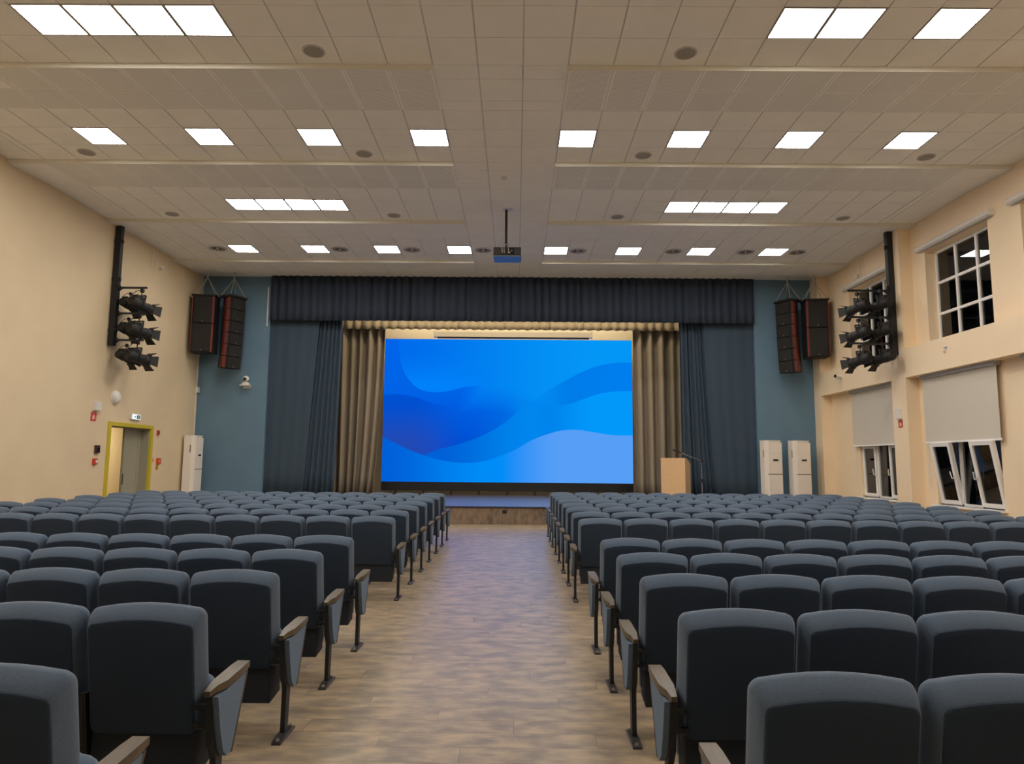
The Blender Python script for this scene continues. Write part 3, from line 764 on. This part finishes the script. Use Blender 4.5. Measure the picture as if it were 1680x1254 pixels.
def wallbox(name, label, cat, y, z, w, hgt, d, mat, X=XL, sg=1, bev=.006):
    t = thing(name, label, cat, (X, y, z))
    bevel(obj('housing', MB().box(min(0, sg*d), max(0, sg*d), -w/2, w/2, -hgt/2, hgt/2), mat, t), bev)
    return t
t = wallbox('exit_sign', 'small lit white exit sign above the yellow door frame', 'sign', 16.35, 2.535, .40, .14, .05, 'white')
obj('lit_face', MB().box(.05, .056, -.18, .18, -.055, .055), 'sign_white', t)
fg = MB()
fg.box(.056, .059, .01, .16, -.045, .045)
obj('pictogram_field', fg, 'sign_figure', t)
fg = MB().prism([(-.13, -.008), (-.05, -.008), (-.05, -.03), (-.01, 0), (-.05, .03), (-.05, .008), (-.13, .008)], .056, .059, 'x')
obj('arrow', fg, 'sign_figure', t)
fg = MB().prism([(.075, .022), (.095, .022), (.095, .04), (.075, .04)], .059, .061, 'x').prism([(.06, -.04), (.075, -.04), (.085, -.01), (.11, -.02), (.115, -.01), (.095, .005), (.10, .018), (.075, .018), (.05, .0), (.055, -.008), (.07, .0), (.072, -.012)], .059, .061, 'x')
obj('running_figure', fg, 'white', t)
t = thing('wall_speaker', 'oval white loudspeaker mounted high on the left wall', 'speaker', (XL, 15.50, 2.92))
LT = Matrix.Rotation(R(90), 4, 'Y')
obj('shell', MB().lathe([(.15, 0), (.15, .03), (.13, .07), (.08, .10), (.001, .11)], 24, T=LT), 'white', t, smooth=True)
obj('base_ring', MB().lathe([(.16, 0), (.16, .012), (.15, .014)], 24, T=LT), 'white', t, smooth=True)
t = wallbox('alarm_sounder', 'white alarm box above a red sign on the left wall', 'alarm', 14.80, 2.67, .17, .20, .09, 'white')
obj('lens_strip', MB().box(.09, .096, -.03, .06, -.085, -.05), 'ac_side', t)
t = wallbox('fire_sign', 'red fire alarm sign below the white box on the left wall', 'sign', 14.76, 2.44, .19, .19, .008, 'red_sign', bev=.001)
obj('flame_mark', MB().prism([(-.04, -.05), (.0, -.06), (.03, -.03), (.02, .02), (.0, .06), (-.01, .02), (-.03, .0)], .008, .010, 'x'), 'white', t)
t = wallbox('door_switch', 'dark square control box left of the yellow door', 'switch', 14.95, 1.75, .14, .17, .05, 'dark_switch')
obj('key_cover', MB().box(.05, .056, -.04, .04, -.05, .03), 'black_gloss', t)
t = wallbox('call_point', 'red fire call point left of the yellow door', 'call point', 14.90, 1.49, .13, .13, .05, 'red')
obj('push_disc', MB().lathe([(.035, 0), (.035, .006), (.001, .007)], 16, T=Matrix.Translation((.05, .02, 0)) @ LT), 'white', t)
t = wallbox('call_point', 'small dark red button high at the right of the yellow door', 'call point', 17.46, 2.21, .09, .12, .04, 'red')
obj('cover', MB().box(.04, .045, -.03, .03, -.04, .04), 'dark_switch', t)
t = wallbox('call_point', 'red call point right of the yellow door above a yellow tag', 'call point', 17.56, 1.50, .15, .15, .05, 'red')
obj('push_disc', MB().lathe([(.035, 0), (.035, .006), (.001, .007)], 16, T=Matrix.Translation((.05, -.02, 0)) @ LT), 'orange', t)
t = wallbox('warning_tag', 'yellow tag under the red call point right of the door', 'tag', 17.53, 1.34, .12, .13, .01, 'orange', bev=.001)
obj('print_block', MB().box(.01, .012, -.02, .03, -.03, .02), 'arm_edge', t)
t = wallbox('hook_tag', 'tiny yellow key tag hanging right of the yellow door', 'tag', 17.32, 1.52, .05, .07, .02, 'orange', bev=.002)
obj('ring', MB().tube((.012, 0, .03), (.012, 0, .07), .006, n=6), 'chain', t)
t = wallbox('junction_box', 'small white junction box in the corner beside the blue wall', 'junction box', 19.42, 3.50, .12, .16, .08, 'white')
obj('conduit', MB().box(0, .02, -.012, .012, -1.27, -.08).box(0, .02, -.012, .012, .08, 1.0), 'white', t)
# wire loop and round detector high on the walls
t = thing('cable_loop', 'thin cable hanging from the ceiling on the left wall', 'cable', (XL+.03, 16.75, 6.25))
obj('wire', MB().path([(0, -.12, ZC-6.25), (0, -.12, .02), (0, 0, 0), (0, .0, .06)], .009, 6).path([(0, .05, ZC-6.25), (0, .05, .05)], .009, 6), 'ac_side', t)
t = thing('motion_sensor', 'small round sensor high on the left wall near the stage', 'sensor', (XL, 17.02, 6.34))
obj('base', MB().box(0, .03, -.035, .035, -.05, .05), 'white', t)
obj('ball', MB().lathe([(.001, -.05), (.035, -.035), (.05, 0), (.035, .035), (.001, .05)], 14, c=(.06, 0, 0)), 'white', t, smooth=True)
t = thing('cable_loop', 'thin cable hanging from the ceiling on the right wall', 'cable', (XR-.03, 17.0, 6.25))
obj('wire', MB().path([(0, .10, ZC-6.25), (0, .10, .02), (0, .16, -.03)], .009, 6).path([(0, -.06, ZC-6.25), (0, -.06, .0)], .009, 6), 'ac_side', t)
t = thing('motion_sensor', 'small round sensor above the far right window', 'sensor', (XR, 17.22, 6.30))
obj('base', MB().box(-.03, 0, -.035, .035, -.05, .05), 'white', t)
obj('ball', MB().lathe([(.001, -.05), (.035, -.035), (.05, 0), (.035, .035), (.001, .05)], 14, c=(-.06, 0, 0)), 'white', t, smooth=True)

# PTZ camera on the blue wall, fixed camera on the right beam
t = thing('ptz_camera', 'white round-head video camera on the blue wall', 'camera', (-7.62, YF, 3.72))
obj('bracket', MB().box(-.13, .13, -.22, 0, -.10, -.07).box(-.10, .10, -.02, 0, -.16, -.07), 'white', t)
obj('base', MB().lathe([(.11, -.07), (.11, -.02), (.08, .0)], 20, c=(0, -.11, 0)), 'white', t, smooth=True)
hd = obj('head', MB().lathe([(.001, -.085), (.05, -.07), (.085, -.03), (.09, .01), (.08, .05), (.05, .08), (.001, .095)], 20, c=(0, -.11, .09)), 'white', t, smooth=True)
obj('lens', MB().tube((.0, -.18, .085), (.012, -.225, .08), .045, n=16), 'black_gloss', hd)
t = thing('security_camera', 'small white bullet camera on the right beam', 'camera', (XP, 17.84, 3.80))
obj('base', MB().lathe([(.05, 0), (.05, .03), (.04, .035)], 16, T=Matrix.Rotation(R(-90), 4, 'Y')), 'white', t, smooth=True)
bd = obj('body', MB().tube((-.03, .0, .0), (-.17, -.05, .02), .05, n=16), 'white', t, smooth=True)
obj('lens', MB().tube((-.165, -.048, .02), (-.185, -.056, .022), .042, n=16), 'black_gloss', bd)
t = wallbox('alarm_sounder', 'white alarm box on the right pilaster above a red sign', 'alarm', 15.18, 2.67, .16, .22, .08, 'white', XP, -1)
obj('lens_strip', MB().box(-.086, -.08, -.03, .06, -.09, -.05), 'ac_side', t)
t = wallbox('fire_sign', 'red fire alarm sign on the right pilaster', 'sign', 15.18, 2.45, .16, .16, .008, 'red_sign', XP, -1, .001)
obj('flame_mark', MB().prism([(-.03, -.04), (.0, -.05), (.03, -.02), (.02, .02), (.0, .05), (-.01, .02), (-.03, .0)], -.010, -.008, 'x'), 'white', t)
t = thing('wall_hook', 'small metal hook bracket on the right beam below the near window', 'hook', (XP, 13.45, 3.80))
obj('plate', MB().box(-.01, 0, -.05, .05, .03, .06), 'bolt', t); obj('hook_arm', MB().tube((-.01, 0, .02), (-.05, 0, -.03), .015, n=8).tube((-.05, 0, -.03), (-.02, 0, -.06), .012, n=8), 'white', t)

# ------------------------------------------------------------------ right wall windows
def upper_window(n_, ya, yb, label):
    x = XR+.24
    t = thing('window_%d' % n_, label, 'window', (x, 0, 0)); t['kind'] = 'structure'; del t['category']
    fw = .055; w3 = (yb-ya-fw*4)/3; h3 = (UZ1-UZ0-fw*4)/3
    s = MB()
    for i in range(4): s.box(-.03, .04, ya+i*(w3+fw), ya+i*(w3+fw)+fw, UZ0, UZ1)
    for j in range(4):
        for i in range(3): s.box(-.03, .04, ya+fw+i*(w3+fw), ya+(i+1)*(w3+fw), UZ0+j*(h3+fw), UZ0+j*(h3+fw)+fw)
    obj('window_frame', s, 'pvc', t)
    for i in range(3):
        for j in range(3):
            y0 = ya+fw+i*(w3+fw); z0 = UZ0+fw+j*(h3+fw)
            obj('pane', MB().box(.0, .008, y0, y0+w3, z0, z0+h3), 'glass', t)
    obj('sill', MB().box(-.26, -.03, ya, yb, UZ0-.02, UZ0+.015), 'pvc', t)
    c = thing('roller_blind', 'white rolled-up blind cassette over %s' % label.split(' with')[0], 'blind', (XR, (ya+yb)/2, UZ1+.10), group='rolled-up blinds over the upper windows')
    hw = (yb-ya)/2+.18
    obj('cassette', MB().prism([(0, -.06), (-.07, -.06), (-.10, -.03), (-.10, .03), (-.07, .06), (0, .06)], -hw, hw, 'y'), 'cassette', c)
    obj('hem_bar', MB().box(-.075, -.045, -hw+.03, hw-.03, -.085, -.065), 'cassette_low', c)
    obj('end_cap', MB().box(-.105, 0, -hw-.012, -hw, -.065, .065), 'white', c)
    obj('end_cap', MB().box(-.105, 0, hw, hw+.012, -.065, .065), 'white', c)
upper_window(1, *UP[1], 'nearer upper window with nine panes')
upper_window(2, *UP[2], 'farther upper window with nine panes')
upper_window(3, *UP[0], 'nearest upper window with nine panes')
def sash(t, ya, yb, z0, z1, tilt, handle):
    o = bpy.data.objects.new('sash', None); COL.objects.link(o); o.parent = t; o.location = (0, (ya+yb)/2, z0); o.rotation_euler = (0, R(-tilt), 0)
    hw, hh, f = (yb-ya)/2, z1-z0, .075
    s = MB().box(-.05, .02, -hw, -hw+f, 0, hh).box(-.05, .02, hw-f, hw, 0, hh).box(-.05, .02, -hw+f, hw-f, 0, f).box(-.05, .02, -hw+f, hw-f, hh-f, hh)
    fo = obj('sash_frame', s, 'pvc', t, (0, (ya+yb)/2, z0), (0, R(-tilt), 0))
    obj('pane', MB().box(-.02, -.012, -hw+f, hw-f, f, hh-f), 'glass', fo)
    if handle:
        y = handle*(hw-.035)
        obj('handle', MB().box(-.065, -.05, y-.02, y+.02, hh*.40, hh*.40+.09).path([(-.06, y, hh*.43), (-.11, y, hh*.43), (-.115, y-handle*.015, hh*.43+.14)], .011, 8), 'white', fo)
    bpy.data.objects.remove(o)
def lower_window(n_, ya, yb, label, blab, tilt):
    x = XR+.10
    t = thing('window_%d' % n_, label, 'window', (x, 0, 0)); t['kind'] = 'structure'; del t['category']
    zt = 2.02; f = .05; w3 = (yb-ya-2*f)/3
    s = MB().box(-.02, .06, ya, ya+f, LZ0, LZ1).box(-.02, .06, yb-f, yb, LZ0, LZ1).box(-.02, .06, ya, yb, LZ0, LZ0+f).box(-.02, .06, ya, yb, zt, zt+.07).box(-.02, .06, ya, yb, LZ1-f, LZ1)
    for i in (1, 2): s.box(-.02, .06, ya+f+i*w3-.03, ya+f+i*w3+.03, LZ0, LZ1)
    obj('window_frame', s, 'pvc', t)
    for i in range(3):
        y0 = ya+f+i*w3
        obj('pane', MB().box(.02, .028, y0, y0+w3, zt+.05, LZ1-f), 'glass', t)
        if i == 1: obj('pane', MB().box(.02, .028, y0, y0+w3, LZ0+f, zt), 'glass', t)
        else: sash(t, y0-.01, y0+w3+.01, LZ0+f-.02, zt+.01, tilt, {0: 1, 2: -1}[i])
    obj('sill', MB().box(-.22, .0, ya-.06, yb+.06, LZ0-.035, LZ0), 'pvc', t)
    c = thing('roller_blind', blab, 'blind', (XR-.08, (ya+yb)/2, 3.385), group='lowered grey roller blinds')
    hw = 1.13
    obj('cassette', MB().box(-.06, .06, -hw-.02, hw+.02, -.03, .045), 'cassette_low', c)
    obj('fabric', MB().box(-.012, -.008, -hw, hw, -1.34, -.03), 'blind', c)
    obj('hem_bar', MB().box(-.022, .004, -hw-.01, hw+.01, -1.375, -1.34), 'pvc', c)
    obj('pull_chain', MB().path([(0, hw-.06, -1.3), (.01, hw-.06, -2.25), (.01, hw-.03, -2.3), (.01, hw+.0, -2.25), (0, hw, -.02)], .006, 6), 'white', c)
lower_window(4, *LO[1], 'nearer lower window with two tilted white casements', 'lowered grey roller blind over the nearer lower window', 9)
lower_window(6, *LO[0], 'nearest lower window with white casements beyond the right frame edge', 'lowered grey roller blind over the nearest lower window beyond the right frame edge', 1.2)
lower_window(5, *LO[2], 'farther lower window with white casements behind the pilaster', 'lowered grey roller blind over the farther lower window', 1.2)

# ------------------------------------------------------------------ auditorium chairs
def outline(hw_t, hw_b, z0, z1, rad, ins, arch=.02, top=None):
    """closed outline (x, z): straight bottom, rounded upper corners, slightly arched top"""
    top = ins if top is None else top
    pts = []
    hwb, hwt = hw_b-ins, hw_t-ins; zb, zt = z0+ins*.6, z1-top
    rad = max(.008, rad-ins*.5)
    for s in (1, -1):
        rb = .025
        seg = [(s*(hwb-rb), zb), (s*(hwb-.007), zb+.007), (s*hwb, zb+rb)]
        for q in (.33, .66): seg.append((s*(hwb+(hwt-hwb)*q), zb+(zt-zb)*q))
        for q in range(6):
            a = q/5*math.pi/2
            seg.append((s*(hwt-rad+rad*math.cos(a)), zt-arch-rad+rad*math.sin(a)))
        for q in (.7, .35): seg.append((s*(hwt-rad)*q, zt-arch*q*q))
        if s > 0: pts += seg + [(0, zt)]
        else: pts += seg[::-1]
    return pts
LEAN = math.tan(R(10))
def chair_meshes():
    P = {}
    z0, z1 = .380, .932
    def lean(p, yo): x, z = p; return (x, yo-(z-z0)*LEAN, z)
    s = MB(); rings = []
    for yo, ins, tp in ((.0, .026, .062), (.003, .020, .055), (.030, .010, .030), (.056, .002, .007), (.070, .0, .001), (.092, .0, .002), (.112, .010, .012), (.124, .030, .034), (.129, .06, .07)):
        rings.append([lean(p, yo) for p in outline(.248, .247, z0, z1, .042, ins, .019, tp)])
    s.rings(rings)
    P['backrest'] = s.mesh('backrest', 'fabric', True, 42)
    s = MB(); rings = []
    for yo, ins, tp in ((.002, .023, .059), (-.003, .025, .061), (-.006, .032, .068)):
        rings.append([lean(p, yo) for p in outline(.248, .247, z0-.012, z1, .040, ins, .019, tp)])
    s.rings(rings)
    P['rear_panel'] = s.mesh('rear_panel', 'fabric_shaded', True, 50)
    # folded seat: cushion in front, dark shell underneath
    s = MB(); rings = []
    for yo, ins in ((.13, .03), (.15, .004), (.19, .0), (.225, .012), (.24, .05)):
        rings.append([(x, yo+(z-.3)*.18, z) for x, z in outline(.222, .225, .24, .60, .09, ins, .03)])
    s.rings(rings)
    P['seat'] = s.mesh('seat', 'fabric', True, 70)
    s = MB().hexa([(-.222, .0, .195), (.222, .0, .195), (.212, .20, .205), (-.212, .20, .205), (-.222, .015, .46), (.222, .015, .46), (.222, .15, .50), (-.222, .15, .50)])
    P['seat_shell'] = s.mesh('seat_shell', 'shell')
    for sd in (1, -1):
        k = 'L' if sd > 0 else 'R'
        X = lambda a, b: (min(sd*a, sd*b), max(sd*a, sd*b))
        a, b = X(.246, .272)
        P['standard'+k] = MB().prism([(-.045, .545), (.02, .555), (.07, .30), (.105, .27), (.085, .015), (.03, .015), (.035, .27), (-.01, .34)], a, b, 'x').mesh('standard', 'steel_black')
        a, b = X(.236, .286)
        P['foot'+k] = MB().prism([(-.075, 0), (-.075, .012), (.0, .028), (.13, .028), (.185, .012), (.185, 0)], a, b, 'x').mesh('foot', 'foot')
        bo = MB()
        for y in (-.05, .165): bo.tube((sd*.261, y, .010), (sd*.261, y, .026), .011, n=8)
        P['bolt'+k] = bo.mesh('bolt', 'bolt')
        a, b = X(.272, .298)
        P['side_panel'+k] = MB().prism([(-.035, .545), (.275, .562), (.135, .265), (.085, .262), (.045, .30), (.005, .40)], a, b, 'x').mesh('side_panel', 'fabric_side')
        a, b = X(.258, .299)
        P['panel_edge'+k] = MB().prism([(.275, .565), (.292, .565), (.151, .258), (.136, .258)], a, b, 'x').mesh('panel_edge', 'arm_edge')
        i0, o0 = .246, .300
        def arm(ys):
            vs = []
            for y, xi, xo, zb, zt in ys: vs.append([(sd*xi, y, zb), (sd*xo, y, zb), (sd*xo, y, zt), (sd*xi, y, zt)])
            s_ = MB(); s_.rings(vs); return s_
        P['armrest'+k] = arm([(-.07, .250, .276, .556, .578), (-.01, .244, .282, .556, .586), (.05, .238, .303, .558, .592), (.24, .238, .303, .566, .602), (.305, .242, .301, .578, .604)]).mesh('armrest', 'arm', True, 35)
        P['armrest_in'+k] = arm([(.11, .236, .290, .552, .592), (.24, .232, .292, .560, .602), (.305, .236, .290, .572, .604)]).mesh('armrest', 'arm', True, 35)
        br = MB()
        for z in (.505, .425):
            y = -(z-z0)*LEAN-.012
            br.hexa([(sd*.205, y-.004, z-.010), (sd*.262, y-.004, z-.010), (sd*.262, y+.02, z-.010), (sd*.205, y+.02, z-.010), (sd*.205, y-.004, z+.010), (sd*.262, y-.004, z+.010), (sd*.262, y+.02, z+.010), (sd*.205, y+.02, z+.010)])
            br.tube((sd*.205, y+.01, z), (sd*.205, y-.010, z), .013, n=8)
        P['bracket'+k] = br.mesh('bracket', 'steel_black')
        yy = lambda z: -(z-z0)*LEAN
        e0, e1 = .2345, .2825
        br.hexa([(sd*e0, yy(.30)-.014, .30), (sd*e1, yy(.30)-.014, .30), (sd*e1, yy(.30)-.007, .30), (sd*e0, yy(.30)-.007, .30), (sd*e0, yy(.56)-.014, .56), (sd*e1, yy(.56)-.014, .56), (sd*e1, yy(.56)-.007, .56), (sd*e0, yy(.56)-.007, .56)])
        P['bracket_in'+k] = br.mesh('bracket', 'steel_black')
    return P
CM = chair_meshes()
PITCH_X = .517
END_X = {'left': .294, 'right': .284}       # aisle standard to middle of the end seat
ROWS = [2.20, 3.12, 4.07, 5.00, 5.95, 8.05, 9.09, 10.08, 11.05, 12.07, 13.06, 14.02, 14.93]
count = 0
for blk in ('left', 'right'):
    sd = 1 if blk == 'left' else -1
    k = 'L' if sd > 0 else 'R'
    for ri, y in enumerate(ROWS):
        if blk == 'left' and ri == 12: continue
        xa = -1.300-.0060*(y-4.1) if blk == 'left' else .674+.0015*(y-4.1)
        for c in range(12):
            cx = xa - sd*(END_X[blk] + PITCH_X*c)
            sh = (sd*(END_X[blk]-.262), 0, 0) if c == 0 else (0, 0, 0)
            q = px(cx, y, .93)
            lim = 1140*.7/y
            if q[0] < -lim or q[0] > 1680+lim: continue
            lab = 'dark blue auditorium chair, %s block, %s row from the viewer, %s seat from the aisle' % (blk, ORD[ri], ORD[c])
            root = thing('auditorium_chair', lab, 'chair', (cx, y, 0), group='%s block chairs' % blk)
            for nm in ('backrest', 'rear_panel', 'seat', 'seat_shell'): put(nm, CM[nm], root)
            put('standard', CM['standard'+k], root, sh); ft = put('foot', CM['foot'+k], root, sh)
            if c == 0:
                put('armrest', CM['armrest'+k], root, sh)
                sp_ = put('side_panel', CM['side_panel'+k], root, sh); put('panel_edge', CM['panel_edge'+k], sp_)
                put('bolt', CM['bolt'+k], ft)
            else: put('armrest', CM['armrest_in'+k], root)
            put('bracket', CM[('bracket' if c == 0 else 'bracket_in')+k], root, sh)
            if c == 11:
                kk = 'R' if k == 'L' else 'L'
                put('standard', CM['standard'+kk], root); put('foot', CM['foot'+kk], root); put('armrest', CM['armrest'+kk], root)
            count += 1
print('chairs', count, 'tiles', len(tiles), 'planks', len(planks), 'objects', len(bpy.data.objects))
